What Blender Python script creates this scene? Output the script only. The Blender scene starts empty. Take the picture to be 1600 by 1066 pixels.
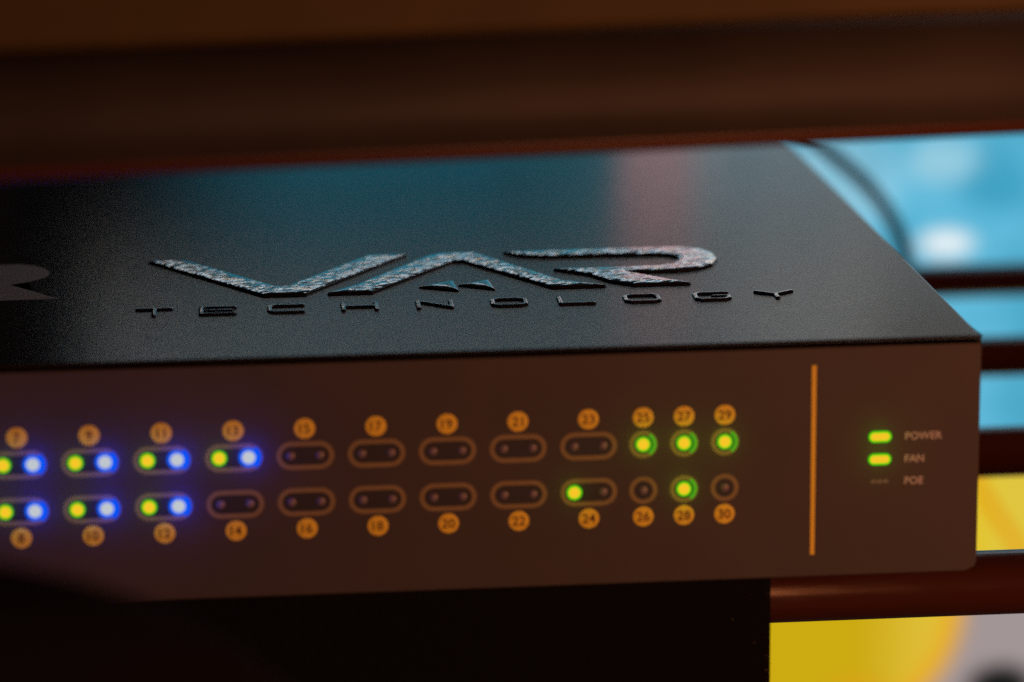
import bpy, bmesh, math, random
import numpy as np
from mathutils import Matrix, Vector

random.seed(7)
S = 0.001                                   # everything below is written in millimetres
scene = bpy.context.scene
col = scene.collection

# ------------------------------------------------------------------ camera
cam_d = bpy.data.cameras.new("camera")
cam = bpy.data.objects.new("camera", cam_d)
col.objects.link(cam)
CR = ((0.99622788, 0.0813248, 0.0302704), (-0.08612816, 0.96921784, 0.23064846), (-0.01058117, -0.23238556, 0.97256619))
CP = (-130.677, -549.823, 177.217)
M = Matrix.Identity(4)
for i in range(3):
    M[i][0] = CR[i][0]; M[i][1] = CR[i][2]; M[i][2] = -CR[i][1]; M[i][3] = CP[i] * S
cam.matrix_world = M
cam_d.sensor_width = 36.0
cam_d.lens = 36.0 * 5000.0 / 1600.0
cam_d.clip_start = 0.02
cam_d.clip_end = 20.0
cam_d.dof.use_dof = True
cam_d.dof.focus_distance = 0.611
cam_d.dof.aperture_fstop = 8.4
scene.camera = cam

# ------------------------------------------------------------------ world, lamps, exposure
world = bpy.data.worlds.new("World")
scene.world = world
world.use_nodes = True
wb = world.node_tree.nodes["Background"]
wb.inputs[0].default_value = (1.0, 0.62, 0.42, 1)
wb.inputs[1].default_value = 0.004

def area(name, loc, target, size, power, color, size_y=None):
    d = bpy.data.lights.new(name, 'AREA')
    d.energy = power; d.color = color
    d.shape = 'RECTANGLE'; d.size = size * S; d.size_y = (size_y or size) * S
    o = bpy.data.objects.new(name, d)
    col.objects.link(o)
    o.location = Vector(loc) * S
    o.rotation_euler = (Vector(target) - Vector(loc)).to_track_quat('-Z', 'Y').to_euler()
    return o

area("amber_lamp", (310, -440, 70), (-40, 0, 30), 200, 1.75, (1.0, 0.29, 0.10))
area("rod_highlight_fill", (270, -720, 20), (20, 20, -10), 380, 0.60, (1.0, 0.66, 0.50), 26)  # unseen strip added for the highlight along the rods
area("warm_letter_fill", (-60, 390, 146), (-80, 50, 46), 240, 0.010, (1.0, 0.80, 0.62), 9)  # unseen strip added to put warm glints in the letters
area("cool_letter_fill", (-60, 390, 164), (-80, 50, 46), 240, 0.0125, (0.38, 0.74, 1.0), 16)  # added out of view for the letters' blue streaks
area("rear_lid_fill", (300, 640, 370), (-20, 40, 44), 220, 0.25, (0.92, 0.94, 1.0), 160)  # unseen source added behind right to lift the lid and emblem
area("lid_sheen_fill", (160, 640, 222), (0, 20, 44), 210, 0.022, (1.0, 0.80, 0.66), 90)  # unseen panel added for warm sheen at the lid's front right

scene.cycles.use_denoising = False
scene.cycles.sample_clamp_indirect = 2.0
scene.view_settings.view_transform = 'Standard'
scene.view_settings.look = 'None'
scene.view_settings.exposure = 0.0
scene.view_settings.gamma = 1.0
scene.view_settings.use_curve_mapping = False

# ------------------------------------------------------------------ node helpers
class NT:
    def __init__(self, name):
        self.m = bpy.data.materials.new(name)
        self.m.use_nodes = True
        self.t = self.m.node_tree
        self.b = self.t.nodes["Principled BSDF"]
        self.out = self.t.nodes["Material Output"]
    def n(self, typ, **kw):
        x = self.t.nodes.new(typ)
        for k, v in kw.items():
            setattr(x, k, v)
        return x
    def put(self, sock, v):
        if isinstance(v, bpy.types.NodeSocket):
            self.t.links.new(v, sock)
        else:
            if sock.type == 'RGBA' and len(v) == 3:
                v = (*v, 1)
            sock.default_value = v
    def math(self, op, a, b=0.0, clamp=False):
        x = self.n('ShaderNodeMath', operation=op, use_clamp=clamp)
        self.put(x.inputs[0], a); self.put(x.inputs[1], b)
        return x.outputs[0]
    def step(self, v, a, b):
        x = self.n('ShaderNodeMapRange', interpolation_type='SMOOTHSTEP')
        self.put(x.inputs['Value'], v)
        x.inputs['From Min'].default_value = a; x.inputs['From Max'].default_value = b
        if a > b:
            x.inputs['From Min'].default_value = b; x.inputs['From Max'].default_value = a
            x.inputs['To Min'].default_value = 1; x.inputs['To Max'].default_value = 0
        return x.outputs[0]
    def mix(self, f, a, b):
        x = self.n('ShaderNodeMix', data_type='RGBA')
        self.put(x.inputs['Factor'], f)
        self.put(x.inputs['A'] if False else x.inputs[6], a); self.put(x.inputs[7], b)
        return x.outputs[2]
    def coords(self, kind='Object'):
        return self.n('ShaderNodeTexCoord').outputs[kind]
    def noise(self, scale, detail=3.0, rough=0.5, vec=None, sc3=None):
        v = vec or self.coords()
        if sc3:
            mp = self.n('ShaderNodeMapping'); self.put(mp.inputs[0], v); mp.inputs['Scale'].default_value = sc3; v = mp.outputs[0]
        x = self.n('ShaderNodeTexNoise')
        self.put(x.inputs['Vector'], v)
        x.inputs['Scale'].default_value = scale; x.inputs['Detail'].default_value = detail; x.inputs['Roughness'].default_value = rough
        return x.outputs[0]
    def bump(self, h, strength, dist):
        x = self.n('ShaderNodeBump')
        x.inputs['Strength'].default_value = strength; x.inputs['Distance'].default_value = dist
        self.put(x.inputs['Height'], h)
        self.t.links.new(x.outputs[0], self.b.inputs['Normal'])
    def set(self, **kw):
        for k, v in kw.items():
            self.put(self.b.inputs[k.replace('_', ' ')], v)
        return self

def ramp(nt, fac, lo, hi, c0, c1):
    return nt.mix(nt.step(fac, lo, hi), c0, c1)

MAT = {}
def mat(name, color, rough=0.5, metal=0.0, spec=0.5, vary=0.12, scale=600, bump=0.0, bscale=1500, bdist=0.0001, emit=None, estr=1.0):
    nt = NT(name)
    n = nt.noise(scale, 4)
    c = nt.mix(n, tuple(x * (1 - vary) for x in color), tuple(min(1, x * (1 + vary)) for x in color))
    nt.set(Base_Color=c, Roughness=rough, Metallic=metal)
    nt.b.inputs['Specular IOR Level'].default_value = spec
    if bump:
        nt.bump(nt.noise(bscale, 2), bump, bdist)
    if emit:
        nt.b.inputs['Specular IOR Level'].default_value = 0.0
        nt.put(nt.b.inputs['Base Color'], (0.002, 0.002, 0.002)); nt.t.links.remove(nt.b.inputs['Base Color'].links[0])
        nt.put(nt.b.inputs['Emission Color'], emit)
        nt.b.inputs['Emission Strength'].default_value = estr
    MAT[name] = nt.m
    return nt.m

# powder-coated steel cover
nt = NT('powder_coat')
g = nt.noise(2100, 2, 0.6); g2 = nt.noise(260, 3)
nt.set(Base_Color=nt.mix(g2, (0.014, 0.014, 0.015), (0.022, 0.021, 0.021)), Roughness=nt.math('ADD', nt.math('MULTIPLY', g2, 0.06), 0.185))
nt.bump(g, 0.32, 0.00010)
nt.b.inputs['Specular IOR Level'].default_value = 0.3
MAT['powder'] = nt.m
# front panel
nt = NT('panel_paint')
g = nt.noise(2400, 2); g2 = nt.noise(60, 4)
nt.set(Base_Color=nt.mix(g2, (0.040, 0.033, 0.034), (0.060, 0.049, 0.047)), Roughness=0.62)
nt.bump(g, 0.25, 0.00008)
MAT['panel'] = nt.m
# rippled glossy resin of the big letters
nt = NT('rippled_resin')
r1 = nt.noise(560, 3, 0.6, sc3=(0.8, 1.3, 1)); r2 = nt.noise(1500, 2)
nt.set(Base_Color=(0.86, 0.86, 0.88), Roughness=0.12, Metallic=1.0)
nt.b.inputs['Coat Weight'].default_value = 0.0
nt.b.inputs['Coat Roughness'].default_value = 0.1
nt.bump(nt.math('ADD', r1, nt.math('MULTIPLY', r2, 0.15)), 0.3, 0.00012)
MAT['resin'] = nt.m
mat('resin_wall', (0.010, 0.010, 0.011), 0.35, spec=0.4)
mat('resin_smooth', (0.62, 0.62, 0.64), 0.12, metal=1.0, bump=0.12, bscale=900, bdist=0.0003)
mat('emblem_ink', (0.52, 0.53, 0.56), 0.45, spec=0.3, vary=0.5, scale=1600, bump=0.5, bscale=1500, bdist=0.00016)
mat('amber_ink', (0.92, 0.68, 0.045), 0.55, vary=0.06)
mat('ring_ink', (0.25, 0.19, 0.085), 0.55)
mat('window', (0.030, 0.026, 0.028), 0.45)
mat('pale_ink', (0.55, 0.52, 0.55), 0.6)
mat('dash_ink', (0.20, 0.19, 0.20), 0.6)
mat('dark_ink', (0.10, 0.045, 0.01), 0.6)
mat('led_off', (0.20, 0.16, 0.19), 0.35)
mat('led_green_core', (0.02, 0.02, 0.02), 0.4, emit=(0.92, 0.56, 0.02), estr=1.0)
mat('led_green_halo', (0.02, 0.02, 0.02), 0.4, emit=(0.04, 0.72, 0.0), estr=1.0)
mat('led_green_glow', (0.02, 0.02, 0.02), 0.4, emit=(0.08, 0.42, 0.01), estr=0.9)
mat('led_blue_core', (0.02, 0.02, 0.02), 0.4, emit=(0.52, 0.56, 0.60), estr=1.0)
mat('led_blue_glow', (0.02, 0.02, 0.02), 0.4, emit=(0.0, 0.07, 0.90), estr=1.0)
mat('led_blue_halo', (0.02, 0.02, 0.02), 0.4, emit=(0.0, 0.11, 0.95), estr=1.0)
mat('rubber', (0.02, 0.02, 0.02), 0.8)
mat('felt', (0.0055, 0.0055, 0.0055), 0.95, spec=0.05, bump=0.6, bscale=1200, bdist=0.0004)
mat('dark_form_black', (0.006, 0.006, 0.007), 0.95, spec=0.1, bump=0.4, bscale=900, bdist=0.0004)
mat('lint', (0.55, 0.50, 0.42), 0.8)
mat('plastic_black', (0.02, 0.02, 0.02), 0.5)
mat('cable', (0.012, 0.02, 0.022), 0.45)
mat('table', (0.02, 0.014, 0.011), 0.5, scale=30, vary=0.4)
# lacquered slats of the shelf
nt = NT('lacquer')
g = nt.noise(40, 5, 0.6, sc3=(0.15, 1, 1)); sc = nt.noise(900, 2, sc3=(0.12, 1, 1))
nt.set(Base_Color=nt.mix(g, (0.032, 0.011, 0.008), (0.058, 0.017, 0.011)), Roughness=nt.math('ADD', 0.16, nt.math('MULTIPLY', sc, 0.14)))
nt.bump(sc, 0.15, 0.0002)
nt.b.inputs['Specular IOR Level'].default_value = 0.45
MAT['lacquer'] = nt.m
mat('shelf_brown', (0.036, 0.032, 0.028), 0.6, spec=0.2, scale=22, vary=0.6)
mat('shelf_top_brown', (0.060, 0.040, 0.009), 0.6, spec=0.2, scale=60, vary=0.3)
mat('shelf_dark', (0.018, 0.013, 0.011), 0.7, spec=0.1)
mat('shelf_edge', (0.060, 0.015, 0.007), 0.4)

# ------------------------------------------------------------------ mesh helpers
def link(name, me, material, parent=None, loc=(0, 0, 0), smooth=False):
    o = bpy.data.objects.new(name, me)
    col.objects.link(o)
    if material is not None and not me.materials:
        me.materials.append(MAT[material])
    if parent is not None:
        o.parent = parent
    o.location = Vector(loc) * S
    if smooth:
        for p in me.polygons:
            p.use_smooth = True
    return o

def bm_mesh(name, bm):
    me = bpy.data.meshes.new(name)
    bm.normal_update()
    bm.to_mesh(me); bm.free()
    return me

def pyd(name, v, f):
    me = bpy.data.meshes.new(name)
    me.from_pydata([tuple(c * S for c in p) for p in v], [], f)
    me.update()
    return me

def box_mesh(name, x0, x1, y0, y1, z0, z1, bev=0.0, seg=2, sel=None):
    bm = bmesh.new()
    bmesh.ops.create_cube(bm, size=1.0)
    for v in bm.verts:
        v.co = Vector(((x0 + x1) / 2 + v.co.x * (x1 - x0), (y0 + y1) / 2 + v.co.y * (y1 - y0), (z0 + z1) / 2 + v.co.z * (z1 - z0))) * S
    if bev:
        es = [e for e in bm.edges if sel is None or sel(e)]
        bmesh.ops.bevel(bm, geom=es, offset=bev * S, segments=seg, profile=0.5, affect='EDGES')
    return bm_mesh(name, bm)

def prism_xz(name, pts, y0, y1):
    """outline in x,z (counter-clockwise seen from the front) with thickness in y"""
    n = len(pts)
    v = [(x, y0, z) for x, z in pts] + [(x, y1, z) for x, z in pts]
    f = [tuple(range(n)), tuple(range(2 * n - 1, n - 1, -1))]
    f += [(i, n + i, n + (i + 1) % n, (i + 1) % n) for i in range(n)]
    return pyd(name, v, f)

def profile_x(name, pts, x0, x1):
    """profile in y,z drawn out along x"""
    n = len(pts)
    v = [(x0, y, z) for y, z in pts] + [(x1, y, z) for y, z in pts]
    f = [tuple(range(n - 1, -1, -1)), tuple(range(n, 2 * n))]
    f += [(i, (i + 1) % n, n + (i + 1) % n, n + i) for i in range(n)]
    return pyd(name, v, f)

def empty(name, loc, label, cat, group=None):
    o = bpy.data.objects.new(name, None)
    col.objects.link(o)
    o.location = Vector(loc) * S
    o.empty_display_size = 0.02
    o['label'] = label; o['category'] = cat
    if group:
        o['group'] = group
    return o

def stadium(hw, r, n=14):
    """capsule outline in x,z ; hw = half length to cap centre"""
    p = [(hw + r * math.cos(a), r * math.sin(a)) for a in [(-90 + 180 * i / n) * math.pi / 180 for i in range(n + 1)]]
    p += [(-hw + r * math.cos(a), r * math.sin(a)) for a in [(90 + 180 * i / n) * math.pi / 180 for i in range(n + 1)]]
    return p

def ring_mesh(name, hw, ro, ri, y0, y1, n=14):
    o = stadium(hw, ro, n); i = stadium(hw, ri, n); k = len(o)
    v = [(x, y0, z) for x, z in o] + [(x, y0, z) for x, z in i] + [(x, y1, z) for x, z in o] + [(x, y1, z) for x, z in i]
    f = []
    for a in range(k):
        b = (a + 1) % k
        f += [(a, b, k + b, k + a), (a, 2 * k + a, 2 * k + b, b), (k + a, k + b, 3 * k + b, 3 * k + a)]
    return pyd(name, v, f)

def dome_mesh(name, hw, r, h, y0, n=14, rings=4):
    v = []; f = []
    k = None
    for j in range(rings):
        t = j / rings * math.pi / 2
        o = stadium(hw, r * math.cos(t), n); k = len(o)
        v += [(x, y0 - h * math.sin(t), z) for x, z in o]
    for j in range(rings - 1):
        for a in range(k):
            b = (a + 1) % k
            f.append((j * k + a, j * k + b, (j + 1) * k + b, (j + 1) * k + a))
    f.append(tuple(range((rings - 1) * k, rings * k)))
    return pyd(name, v, f)

def text_mesh(name, s, size):
    cu = bpy.data.curves.new(name, 'FONT')
    cu.body = s; cu.size = size * S; cu.align_x = 'CENTER'; cu.align_y = 'CENTER'
    cu.extrude = 0.02 * S; cu.resolution_u = 3; cu.offset = 0.02 * S
    o = bpy.data.objects.new(name, cu)
    col.objects.link(o)
    dg = bpy.context.evaluated_depsgraph_get(); dg.update()
    me = bpy.data.meshes.new_from_object(o.evaluated_get(dg))
    bpy.data.objects.remove(o)
    me.transform(Matrix.Rotation(math.pi / 2, 4, 'X'))
    # centre by its own bounds
    xs = [v.co.x for v in me.vertices]; zs = [v.co.z for v in me.vertices]
    me.transform(Matrix.Translation((-(min(xs) + max(xs)) / 2, 0, -(min(zs) + max(zs)) / 2)))
    me.materials.clear()
    return me

# ------------------------------------------------------------------ table
tb = link('table', box_mesh('table', -700, 600, -420, 800, -225, -200, 3), 'table')
tb['kind'] = 'structure'

# ------------------------------------------------------------------ network switch
SW = empty('network_switch', (0, 0, 0), 'black network switch with embossed letters on its lid and glowing port lights', 'network switch')
W, D, H = 440.0, 215.0, 44.0
cv = [(-0.9, 43.45), (-0.9, 43.6)] + [(-0.5 - 0.4 * math.cos(math.radians(a)), 43.6 + 0.4 * math.sin(math.radians(a))) for a in (18, 36, 54, 72, 90)] + [(D, H), (D, 0.6), (16, 0.6), (16, 43.45)]
cme = profile_x('top_cover', cv[::-1], -W, 0)
bm = bmesh.new(); bm.from_mesh(cme)
bmesh.ops.recalc_face_normals(bm, faces=bm.faces[:])
bmesh.ops.bevel(bm, geom=[e for e in bm.edges if all(abs(v.co.x) < 1e-6 and v.co.z > 0.04395 for v in e.verts)], offset=0.6 * S, segments=3, profile=0.5, affect='EDGES')
cover = link('top_cover', bm_mesh('top_cover', bm), 'powder', SW)
link('side_wall', box_mesh('side_wall', -0.8, -0.03, -0.5, 15.98, 0.7, 43.4), 'powder', SW)
link('bottom_plate', box_mesh('bottom_plate', -W, -0.9, -0.5, 15.98, 0.6, 1.3), 'powder', SW)
# front panel: plate with chamfered lower corners
ch = 1.6
pp = [(-W + 0.4, 0.0), (-ch - 0.6, 0.0), (-0.5, ch * 0.5), (-0.15, ch + 0.3), (-0.15, 41.9), (-0.5, 42.75), (-W + 0.4, 42.75)]
bm = bmesh.new(); bm.from_mesh(prism_xz('p', pp, -1.2, -0.55))
bmesh.ops.bevel(bm, geom=[e for e in bm.edges if all(v.co.y < 0 for v in e.verts)], offset=0.25 * S, segments=2, profile=0.5, affect='EDGES')
link('front_panel', bm_mesh('front_panel', bm), 'panel', SW)
PF = -1.2                                                      # face of the panel
for x in (-40, -400):
    for y in (112, 202):
        bmf = bmesh.new()
        bmesh.ops.create_cone(bmf, cap_ends=True, segments=24, radius1=6 * S, radius2=6.5 * S, depth=6.6 * S)
        link('foot', bm_mesh('foot', bmf), 'rubber', SW, (x, y, -2.7))

# indicators ------------------------------------------------------
ring_pill = ring_mesh('indicator_outline', 2.55, 2.55, 1.75, PF - 0.05, PF + 0.1)
win_pill = prism_xz('indicator_window', stadium(2.55, 1.75), PF - 0.02, PF + 0.1)
ring_round = ring_mesh('indicator_outline', 0.0, 2.55, 1.75, PF - 0.05, PF + 0.1)
win_round = prism_xz('indicator_window', stadium(0.0, 1.75), PF - 0.02, PF + 0.1)
disc = dome_mesh('number_badge', 0.0, 1.83, 0.06, PF - 0.001, 18, 2)
led_g = dome_mesh('led', 0, 1.05, 0.35, PF - 0.12)
led_gr = ring_mesh('led_halo', 0, 1.34, 1.05, PF - 0.14, PF + 0.1)  # glowing ring paints the coloured halo around the LED core
led_b = dome_mesh('led', 0, 1.18, 0.35, PF - 0.12)
led_br = ring_mesh('led_halo', 0, 1.74, 1.18, PF - 0.14, PF + 0.1)  # blue halo drawn as a glowing ring
led_o = dome_mesh('led', 0, 0.75, 0.25, PF - 0.03)
for me, m in ((ring_pill, 'ring_ink'), (win_pill, 'window'), (ring_round, 'ring_ink'), (win_round, 'window'), (disc, 'amber_ink'), (led_g, 'led_green_core'), (led_gr, 'led_green_halo'), (led_b, 'led_blue_core'), (led_br, 'led_blue_halo'), (led_o, 'led_off')):
    me.materials.append(MAT[m])
# emissive crescent painting the LED's reflection in the round indicator's right wall
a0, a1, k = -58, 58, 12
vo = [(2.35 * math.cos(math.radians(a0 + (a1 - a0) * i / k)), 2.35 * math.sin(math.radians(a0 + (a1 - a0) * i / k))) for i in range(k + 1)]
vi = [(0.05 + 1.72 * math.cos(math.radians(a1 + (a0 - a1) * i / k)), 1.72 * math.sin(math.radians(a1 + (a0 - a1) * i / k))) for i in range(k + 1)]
crescent = prism_xz('led_glow_crescent', vo + vi, PF - 0.10, PF + 0.1)
crescent.materials.append(MAT['led_green_glow'])

blue_crescent = crescent.copy(); blue_crescent.materials.clear(); blue_crescent.materials.append(MAT['led_blue_glow'])  # same crescent paints LED light on the outline's right end
def glow(loc, color, power):
    d = bpy.data.lights.new('led_light', 'POINT')
    d.energy = power; d.color = color; d.shadow_soft_size = 0.0012
    o = bpy.data.objects.new('led_light', d)
    col.objects.link(o); o.parent = SW
    o.location = Vector(loc) * S

COLX = [-71.12 - 12.633 * (8 - i) for i in range(-3, 9)]          # ports 1/2 ... 23/24
SFPX = [-71.12 + 9.84 + 7.364 * i for i in range(3)]
ZT, ZB, ZNT, ZNB = 25.95, 17.40, 30.91, 12.49
for ci, x in enumerate(COLX):
    for row in (0, 1):
        num = 1 + 2 * ci + row
        z = (ZT, ZB)[row]
        ind = link('port_indicator', ring_pill, None, SW, (x, 0, z))
        link('window', win_pill, None, ind)
        green = num <= 13 and num != 14 or num == 24
        blue = num <= 13
        if num == 14:
            green = blue = False
        if green:
            link('led', led_g, None, ind, (-2.6, 0, 0), True); link('led_halo', led_gr, None, ind, (-2.6, 0, 0))
            glow((x - 2.6, PF - 3.0, z), (0.25, 1.0, 0.02), 0.00010)
        else:
            link('led', led_o, None, ind, (-2.6, 0, 0), True)
        if blue:
            link('led', led_b, None, ind, (2.6, 0, 0), True); link('led_halo', led_br, None, ind, (2.6, 0, 0)); link('led_glow_crescent', blue_crescent, None, ind, (2.6, 0, 0))
            glow((x + 2.8, PF - 2.4, z), (0.0, 0.035, 1.0), 0.0010)
        else:
            link('led', led_o, None, ind, (2.6, 0, 0), True)
        bd = link('number_badge', disc, None, SW, (x, 0, (ZNT, ZNB)[row]), True)
        link('numeral', text_mesh('numeral', str(num), 2.5), 'dark_ink', bd, (0, PF - 0.09, 0))
for ci, x in enumerate(SFPX):
    for row in (0, 1):
        num = 25 + 2 * ci + row
        z = (ZT, ZB)[row]
        ind = link('port_indicator', ring_round, None, SW, (x, 0, z))
        link('window', win_round, None, ind)
        if row == 0 or num == 28:
            link('led', led_g, None, ind, (0, 0, 0), True); link('led_halo', led_gr, None, ind)
            link('led_glow_crescent', crescent, None, ind)
            glow((x, PF - 2.2, z), (0.30, 1.0, 0.02), 0.00016)
        else:
            link('led', led_o, None, ind, (0, 0, 0), True)
        bd = link('number_badge', disc, None, SW, (x, 0, (ZNT, ZNB)[row]), True)
        link('numeral', text_mesh('numeral', str(num), 2.5), 'dark_ink', bd, (0, PF - 0.09, 0))

link('divider_line', prism_xz('divider_line', [(-30.85, 4.2), (-30.1, 4.2), (-30.1, 39.5), (-30.85, 39.5)], PF - 0.05, PF + 0.1), 'amber_ink', SW)
st_core = dome_mesh('status_led', 1.05, 0.72, 0.3, PF - 0.12); st_core.materials.append(MAT['led_green_core'])
st_halo = ring_mesh('led_halo', 1.05, 1.02, 0.72, PF - 0.14, PF + 0.1); st_halo.materials.append(MAT['led_green_halo'])  # painted green halo around the status core
for nm, z, on in (('POWER', 25.9, 1), ('FAN', 21.69, 1), ('POE', 17.55, 0)):
    if on:
        s = link('status_led', st_core, None, SW, (-18.35, 0, z), True)
        link('led_halo', st_halo, None, s)
        glow((-18.35, PF - 3, z), (0.25, 1.0, 0.02), 0.00012)
    else:
        for dx in (-1.1, 0, 1.1):
            link('status_led', prism_xz('status_led', stadium(0.22, 0.30, 6), PF - 0.04, PF + 0.1), 'dash_ink', SW, (-18.3 + dx, 0, z))
    me = text_mesh('status_lettering', nm, 1.95)
    w = max(v.co.x for v in me.vertices) - min(v.co.x for v in me.vertices)
    me.transform(Matrix.Translation((w / 2, 0, 0)))
    link('status_lettering', me, 'pale_ink', SW, (-13.75, PF - 0.03, z))

# raised lettering ------------------------------------------------
def poly_sd(P, X, Y):
    """signed distance, positive inside"""
    P = np.array(P); n = len(P)
    d = np.full(X.shape, 1e9); ins = np.zeros(X.shape, bool)
    for i in range(n):
        a = P[i]; b = P[(i + 1) % n]; e = b - a
        wx = X - a[0]; wy = Y - a[1]
        t = np.clip((wx * e[0] + wy * e[1]) / (e @ e), 0, 1)
        d = np.minimum(d, np.hypot(wx - e[0] * t, wy - e[1] * t))
        c = ((a[1] <= Y) & (b[1] > Y)) | ((b[1] <= Y) & (a[1] > Y))
        if abs(e[1]) > 1e-9:
            ins ^= c & (X < a[0] + (Y - a[1]) / e[1] * e[0])
    return np.where(ins, d, -d)

def stroke_sd(segs, w, X, Y):
    d = np.full(X.shape, 1e9)
    for (ax, ay, bx, by) in segs:
        ex, ey = bx - ax, by - ay
        t = np.clip(((X - ax) * ex + (Y - ay) * ey) / max(ex * ex + ey * ey, 1e-9), 0, 1)
        d = np.minimum(d, np.hypot(X - ax - ex * t, Y - ay - ey * t))
    return w - d

def value_noise(u, v, seed):
    rs = np.random.RandomState(seed); g = rs.rand(128, 128)
    i = np.floor(u).astype(int); j = np.floor(v).astype(int)
    a = u - i; b = v - j
    a = a * a * (3 - 2 * a); b = b * b * (3 - 2 * b)
    G = lambda p, q: g[p % 128, q % 128]
    return (G(i, j) * (1 - a) + G(i + 1, j) * a) * (1 - b) + (G(i, j + 1) * (1 - a) + G(i + 1, j + 1) * a) * b - 0.5

def raised(name, sd_fn, box, res, base, peak, dome, material, parent, ripple=0.0):
    """a moulded relief: steep side wall, then a dome"""
    x0, x1, y0, y1 = box
    cx, cy = (x0 + x1) / 2, (y0 + y1) / 2
    xs = np.arange(x0 - 1, x1 + 1, res); ys = np.arange(y0 - 1, y1 + 1, res)
    X, Y = np.meshgrid(xs, ys)
    d = sd_fn(X, Y)
    t = np.clip(d / dome, 0, 1)
    h = np.where(d < 0, d * 2.2, np.minimum(d * 3.0, base)) + np.where(d > 0, (peak - base) * np.sqrt(np.clip(1 - (1 - t) ** 2, 0, 1)), 0)
    if ripple:
        u = X * 0.90 + Y * 0.44; w = -X * 0.44 + Y * 0.90
        h = h + ripple * np.clip(d / 0.9, 0, 1) * (value_noise(u / 3.2, w / 0.75, 3) + 0.22 * value_noise(u / 1.2, w / 0.45, 5))
    keep = d > -0.9 * res - 0.1
    idx = -np.ones(X.shape, int)
    cell = keep[:-1, :-1] & keep[1:, :-1] & keep[:-1, 1:] & keep[1:, 1:]
    cell &= (d[:-1, :-1] > 0) | (d[1:, :-1] > 0) | (d[:-1, 1:] > 0) | (d[1:, 1:] > 0)
    # widen by one cell so the relief closes below the lid
    used = np.zeros(X.shape, bool)
    used[:-1, :-1] |= cell; used[1:, :-1] |= cell; used[:-1, 1:] |= cell; used[1:, 1:] |= cell
    idx[used] = np.arange(used.sum())
    v = np.stack([X[used] - cx, Y[used] - cy, np.maximum(h[used], -0.55)], -1)
    r, c = np.nonzero(cell)
    f = np.stack([idx[r, c], idx[r, c + 1], idx[r + 1, c + 1], idx[r + 1, c]], -1)
    me = pyd(name, v.tolist(), f.tolist())
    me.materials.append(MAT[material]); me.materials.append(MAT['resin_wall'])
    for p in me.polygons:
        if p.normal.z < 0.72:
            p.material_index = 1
    return link(name, me, None, parent, (cx, cy, H - 0.01), True)

LV = [(-150.9, 82), (-143.2, 82), (-125.6, 55.5), (-123.4, 55.5), (-106.6, 82), (-98.7, 82), (-119.9, 48), (-128.2, 48), (-146.7, 75.8)]
LA = [(-116, 48), (-110.1, 54.7), (-94.7, 80), (-91.75, 82), (-85.1, 82), (-70, 53.4), (-61.9, 48), (-72.8, 48), (-88.1, 74), (-89.9, 74), (-107.2, 48)]
LR = [(-79.5, 81.6), (-64.5, 82), (-51.4, 82), (-43.5, 81.9), (-39.4, 79.4), (-37.5, 75.0), (-37.4, 69.2), (-39.0, 64.6), (-42.2, 61.2), (-46.6, 59.6), (-56.7, 59.7), (-45.6, 48), (-57.0, 48), (-61.4, 52.2), (-64.6, 58.5), (-71.0, 64.3), (-58.8, 64.2), (-49.8, 64.6), (-46.7, 66.5), (-45.1, 69.6), (-45.1, 73.0), (-47.7, 75.2), (-59.9, 75.9), (-71.6, 76.0), (-76.3, 77.6)]
T1 = [(-98.2, 51.8), (-91.1, 56.9), (-90.6, 47.6)]
T2 = [(-90.5, 52.4), (-84.2, 56.9), (-83.6, 47.7)]
for P in (LV, LA, LR):
    xs = [p[0] for p in P]; ys = [p[1] for p in P]
    raised('raised_letter', (lambda X, Y, P=P: poly_sd(P, X, Y)), (min(xs), max(xs), min(ys), max(ys)), 0.17, 0.35, 0.66, 2.2, 'resin', SW, ripple=0.125)
for P in (T1, T2):
    xs = [p[0] for p in P]; ys = [p[1] for p in P]
    raised('raised_arrowhead', (lambda X, Y, P=P: poly_sd(P, X, Y)), (min(xs), max(xs), min(ys), max(ys)), 0.15, 0.15, 0.6, 2.4, 'resin_smooth', SW)
gw, gh = 3.1, 2.7
c_ = 1.0
def rr(open_right=False):
    s = [(-gw + c_, gh, gw - c_, gh), (-gw, gh - c_, -gw, -gh + c_), (-gw + c_, -gh, gw - c_, -gh), (-gw, gh - c_, -gw + c_, gh), (-gw, -gh + c_, -gw + c_, -gh)]
    if not open_right:
        s += [(gw, gh - c_, gw, -gh + c_), (gw, gh - c_, gw - c_, gh), (gw, -gh + c_, gw - c_, -gh)]
    return s
GL = {
    'T': [(-gw, gh, gw, gh), (0, gh, 0, -gh)],
    'E': [(-gw, gh, gw, gh), (-gw, gh, -gw, -gh), (-gw, 0, gw - .5, 0), (-gw, -gh, gw, -gh)],
    'C': rr(True) + [(gw - c_, gh, gw, gh), (gw - c_, -gh, gw, -gh)],
    'H': [(-gw, gh, -gw, -gh), (gw, gh, gw, -gh), (-gw, 0, gw, 0)],
    'N': [(-gw, gh, -gw, -gh), (gw, gh, gw, -gh), (-gw, gh, gw, -gh)],
    'O': rr(),
    'L': [(-gw, gh, -gw, -gh), (-gw, -gh, gw, -gh)],
    'G': rr(True) + [(gw - c_, gh, gw, gh), (gw, -gh + c_, gw, -0.1), (gw, -gh + c_, gw - c_, -gh), (0.3, -0.1, gw, -0.1)],
    'Y': [(-gw - .3, gh, 0, 0.1), (gw + .3, gh, 0, 0.1), (0, 0.1, 0, -gh)],
}
TXP = [-148.57, -136.67, -123.9, -110.12, -96.02, -81.98, -69.25, -56.75, -43.38, -31.19]
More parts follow.
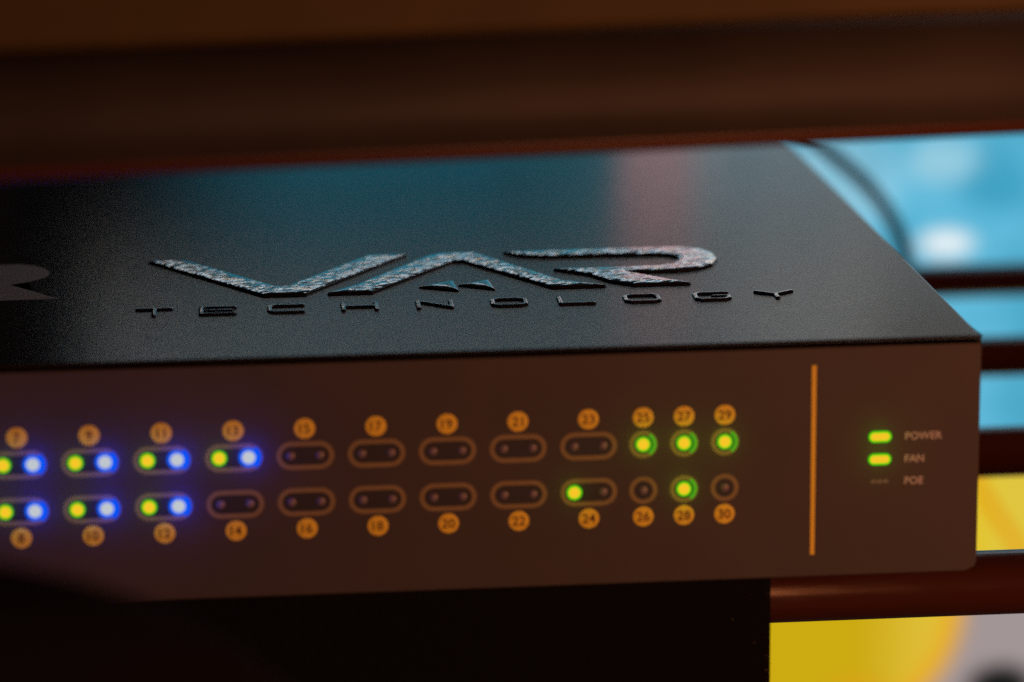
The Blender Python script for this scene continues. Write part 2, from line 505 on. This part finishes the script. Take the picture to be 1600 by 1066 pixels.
for x, chh in zip(TXP, 'TECHNOLOGY'):
    raised('raised_letter', (lambda X, Y, s=GL[chh], x=x: stroke_sd(s, 0.48, X - x, Y - 36.5)), (x - gw - 1.2, x + gw + 1.2, 36.5 - gh - 1, 36.5 + gh + 1), 0.13, 0.2, 0.46, 0.46, 'resin_smooth', SW)

EM = [(-199.4, 84.8), (-182.9, 84.6), (-176.5, 84.4), (-174.2, 83.3), (-172.2, 81.4), (-170.6, 78.6), (-169.9, 75.6), (-170.0, 73), (-170.9, 70.6), (-173.6, 67.5), (-177.1, 65.3), (-172.5, 59.2), (-166.9, 51.4), (-181.7, 51.4), (-185.8, 58.1), (-199.4, 58.3)]
bm = bmesh.new()
vs = [bm.verts.new(Vector((x, y, H + 0.03)) * S) for x, y in EM]
bm.faces.new(vs[::-1])
bmesh.ops.triangulate(bm, faces=bm.faces[:])
bmesh.ops.recalc_face_normals(bm, faces=bm.faces[:])
if bm.faces[:][0].normal.z < 0:
    bmesh.ops.reverse_faces(bm, faces=bm.faces[:])
link('printed_emblem', bm_mesh('printed_emblem', bm), 'emblem_ink', SW)

# ------------------------------------------------------------------ slatted shelf that carries the switch
SH = empty('rod_shelf', (-150, 150, -200), 'shelf of dark red lacquered rods under the switch', 'shelf')
def shel(o):
    o.location -= SH.location
    return o
for y, rad in [(28.9, 6.2), (119.2, 5.6), (203.6, 5.0), (287.6, 4.6)]:
    rod = profile_x('rod', [(rad * math.cos(math.radians(-a)), rad * math.sin(math.radians(-a))) for a in range(0, 360, 10)], -520, 190)
    shel(link('rod', rod, 'lacquer', SH, (0, y, -6.0 - rad), True))
for x in (140, -480):
    shel(link('side_rail', box_mesh('side_rail', x - 8, x + 8, 10, 305, -30, -18.6, 2), 'lacquer', SH))
    for y in (20, 288):
        shel(link('leg', box_mesh('leg', x - 7, x + 7, y - 7, y + 7, -200, -30.2, 1.5), 'lacquer', SH))

# ------------------------------------------------------------------ black felt board below the front of the switch
FB = empty('felt_board', (-200, 6, -200), 'black felt board with linty edge standing below the front of the switch', 'board')
o = link('board', box_mesh('board', -500, -37.6, 0.4, 12, -200, -0.3, 0.8, 2), 'felt', FB); o.location -= FB.location
lint = pyd('lint', [(-.35, 0, 0), (.35, 0, .05), (.3, 0, .12), (-.3, 0, .08), (0, -.12, .06)], [(0, 1, 4), (1, 2, 4), (2, 3, 4), (3, 0, 4), (3, 2, 1, 0)])
lint.materials.append(MAT['lint'])
for i in range(34):
    if random.random() < .75:
        x = -38.0 + random.uniform(-.5, .25)
    else:
        x = -38.0 - abs(random.gauss(0, 6))
    o = link('lint', lint, None, FB, (x, 0.35 if x < -38.3 else 0.9, random.uniform(-30, -2)))
    o.location -= FB.location
    s = random.uniform(.2, .6)
    o.scale = (s, s, s); o.rotation_euler = (0, random.uniform(0, 3.1), 0)

# ------------------------------------------------------------------ unit mounted above, its front edge across the top of the frame
UP = empty('upper_shelf', (-88.8, -55, 87.8), 'brown shelf front with red lower edge across the top', 'shelf')
UP.rotation_euler = (0, 0, math.radians(6.8))
def up(name, pts, m, smooth=False):
    return link(name, profile_x(name, pts, -430, 330), m, UP, smooth=smooth)
arc = [(2.2 - 2.2 * math.cos(math.radians(a)), 2.2 - 2.2 * math.sin(math.radians(a))) for a in range(0, 91, 15)]
up('edge_strip', [(0, 2.4)] + arc + [(150, 0), (150, 2.4)][:2], 'shelf_edge', True)
up('front_rail', [(15, 20.0)] + [(0.6 + 13 * (1 - math.cos(math.radians(a))), 8 + 12 * math.sin(math.radians(a))) for a in range(88, -1, -8)] + [(0.6, 2.4), (150, 2.4), (150, 20.0)], 'shelf_brown', True)
up('upper_rail', [(-1, 60), (-1, 21.4), (0, 20.3), (150, 20.3), (150, 60)], 'shelf_top_brown')
for x in (-420, 320):
    link('post', box_mesh('post', x - 9, x + 9, 120, 140, -287.8, 0, 1.5), 'shelf_dark', UP)

# ------------------------------------------------------------------ lit screen behind
SCY = 400.0
SC = empty('display_screen', (60, SCY + 30, -200), 'glowing blue and yellow screen behind the shelf', 'screen')
X0, X1, Z0, Z1 = -200.0, 270.0, -176.0, 112.0
nt = NT('screen_picture')
sep = nt.n('ShaderNodeSeparateXYZ'); nt.t.links.new(nt.coords(), sep.inputs[0])
px = nt.math('MULTIPLY', sep.outputs[0], 1000.0); pz = nt.math('MULTIPLY', sep.outputs[2], 1000.0)
def dist(cx, cz, sx=1.0, sz=1.0):
    a = nt.math('MULTIPLY', nt.math('SUBTRACT', px, cx), 1 / sx); b = nt.math('MULTIPLY', nt.math('SUBTRACT', pz, cz), 1 / sz)
    return nt.math('SQRT', nt.math('ADD', nt.math('MULTIPLY', a, a), nt.math('MULTIPLY', b, b)))
c = nt.mix(nt.step(px, -175, -105), (0.001, 0.001, 0.002), (0.022, 0.20, 0.29))
c = nt.mix(nt.step(px, -60, -20), c, (0.06, 0.28, 0.37))
c = nt.mix(nt.step(px, -19.5, -16.5), c, (0.74, 0.50, 0.54))
blue = nt.mix(nt.step(dist(48, -2), 28, 4), (0.12, 0.49, 0.70), (0.44, 0.74, 0.88))
blue = nt.mix(nt.step(dist(99, -5, 1.2, 1), 16, 3), blue, (0.06, 0.38, 0.58))
blue = nt.mix(nt.step(dist(82, 2, 1.6, 1), 12, 2), blue, (0.30, 0.60, 0.74))
blue = nt.mix(nt.step(dist(83, -24, 1.5, 0.8), 9, 2), blue, (0.78, 0.88, 0.92))
blue = nt.mix(nt.step(pz, 20, 60), blue, (0.56, 0.64, 0.67))
bn = nt.noise(30, 3, 0.5)
blue = nt.mix(nt.step(bn, 0.42, 0.62), blue, nt.mix(0.5, blue, (0.03, 0.30, 0.46)))
c = nt.mix(nt.step(px, 2, 7), c, blue)
lower = nt.mix(nt.step(px, 55, 84), (0.60, 0.40, 0.006), (0.74, 0.52, 0.04))
lower = nt.mix(nt.step(dist(58, -170, 1.5, 1), 10, 2), lower, (0.70, 0.36, 0.01))
lower = nt.mix(nt.step(dist(50, -140), 31, 40), lower, (0.80, 0.40, 0.02))
lower = nt.mix(nt.step(dist(50, -140), 38, 46), lower, (0.36, 0.30, 0.30))
lower = nt.mix(nt.step(dist(104, -169, 1.4, 1), 11, 5), lower, (0.01, 0.01, 0.01))
band = nt.mix(nt.step(px, 95, 104), (0.76, 0.55, 0.03), (0.74, 0.56, 0.05))
dg_ = nt.math('ADD', nt.math('MULTIPLY', nt.math('SUBTRACT', px, 98), 0.85), nt.math('MULTIPLY', nt.math('ADD', pz, 105), 0.55))
band = nt.mix(nt.math('MULTIPLY', nt.step(dg_, -3.4, -1.2), nt.step(dg_, 2.2, 0.0)), band, (0.76, 0.32, 0.0))
low = nt.mix(nt.step(pz, -134, -137), band, lower)
lowmask = nt.math('MULTIPLY', nt.step(pz, -88, -91), nt.step(px, 2, 7))
c = nt.mix(lowmask, c, low)
nt.t.nodes.remove(nt.b)
em = nt.n('ShaderNodeEmission'); nt.t.links.new(c, em.inputs[0]); em.inputs[1].default_value = 1.0
nt.t.links.new(em.outputs[0], nt.out.inputs[0])
MAT['picture'] = nt.m
pic = pyd('picture', [(X0, 0, Z0), (X1, 0, Z0), (X1, 0, Z1), (X0, 0, Z1)], [(0, 1, 2, 3)])
o = link('picture', pic, 'picture', SC, (0, SCY, 0)); o.location -= SC.location
def scp(name, *a):
    o = link(name, box_mesh(name, *a), 'plastic_black', SC); o.location -= SC.location
scp('housing', X0 - 8, X1 + 8, SCY + 0.5, SCY + 28, Z0 - 8, Z1 + 8, 2)
scp('bezel', X0 - 8, X0 - .2, SCY - 2, SCY + 0.4, Z0 - 8, Z1 + 8, .5)
scp('bezel', X1 + .2, X1 + 8, SCY - 2, SCY + 0.4, Z0 - 8, Z1 + 8, .5)
scp('bezel', X0, X1, SCY - 2, SCY + 0.4, Z1 + .2, Z1 + 8, .5)
scp('bezel', X0, X1, SCY - 2, SCY + 0.4, Z0 - 8, Z0 - .2, .5)
scp('stand', 0, 120, SCY + 5, SCY + 120, -200, Z0 - 8.2, 2)

# ------------------------------------------------------------------ cable hanging in front of the screen
cu = bpy.data.curves.new('cable', 'CURVE'); cu.dimensions = '3D'; cu.bevel_depth = 2.0 * S; cu.bevel_resolution = 4
sp = cu.splines.new('NURBS')
cp = [(-60, 340, 84), (-5, 338, 52), (22, 335, 26), (41, 332, 13), (52, 330, 0), (59, 330, -18), (52, 330, -38), (20, 332, -70), (-30, 335, -130), (-60, 345, -197), (-110, 360, -197.5), (-200, 380, -197.5)]
sp.points.add(len(cp) - 1)
for p, q in zip(sp.points, cp):
    p.co = (q[0] * S, q[1] * S, q[2] * S, 1)
sp.use_endpoint_u = True; sp.order_u = 4; sp.resolution_u = 10
to = bpy.data.objects.new('tmp', cu); col.objects.link(to)
dg = bpy.context.evaluated_depsgraph_get(); dg.update()
me = bpy.data.meshes.new_from_object(to.evaluated_get(dg)); bpy.data.objects.remove(to)
me.materials.clear()
cb = link('cable', me, 'cable', None, smooth=True)
cb['label'] = 'dark cable curving down in front of the blue screen'; cb['category'] = 'cable'

# ------------------------------------------------------------------ rounded black form added for the soft dark corner, lower left
bm = bmesh.new()
bmesh.ops.create_icosphere(bm, subdivisions=5, radius=1.0)
def sq(v, e): return math.copysign(abs(v) ** e, v)
for v in bm.verts:
    x, y, z = v.co
    x, y, z = sq(x, .55), sq(y, .7), sq(z, .55)
    k = 1 + .03 * math.sin(5 * x + 3 * z) * math.cos(4 * z)
    v.co = Vector((-240 + 142 * x * k, -150 + 34 * y * k * (1 - .25 * z), -79 + 129 * z + 6 * math.sin(3 * x))) * S
dark_form = link('dark_form', bm_mesh('dark_form', bm), 'dark_form_black', None, smooth=True)
dark_form['label'] = 'blurred black rounded form added in the lower left foreground'; dark_form['category'] = 'dark_form'
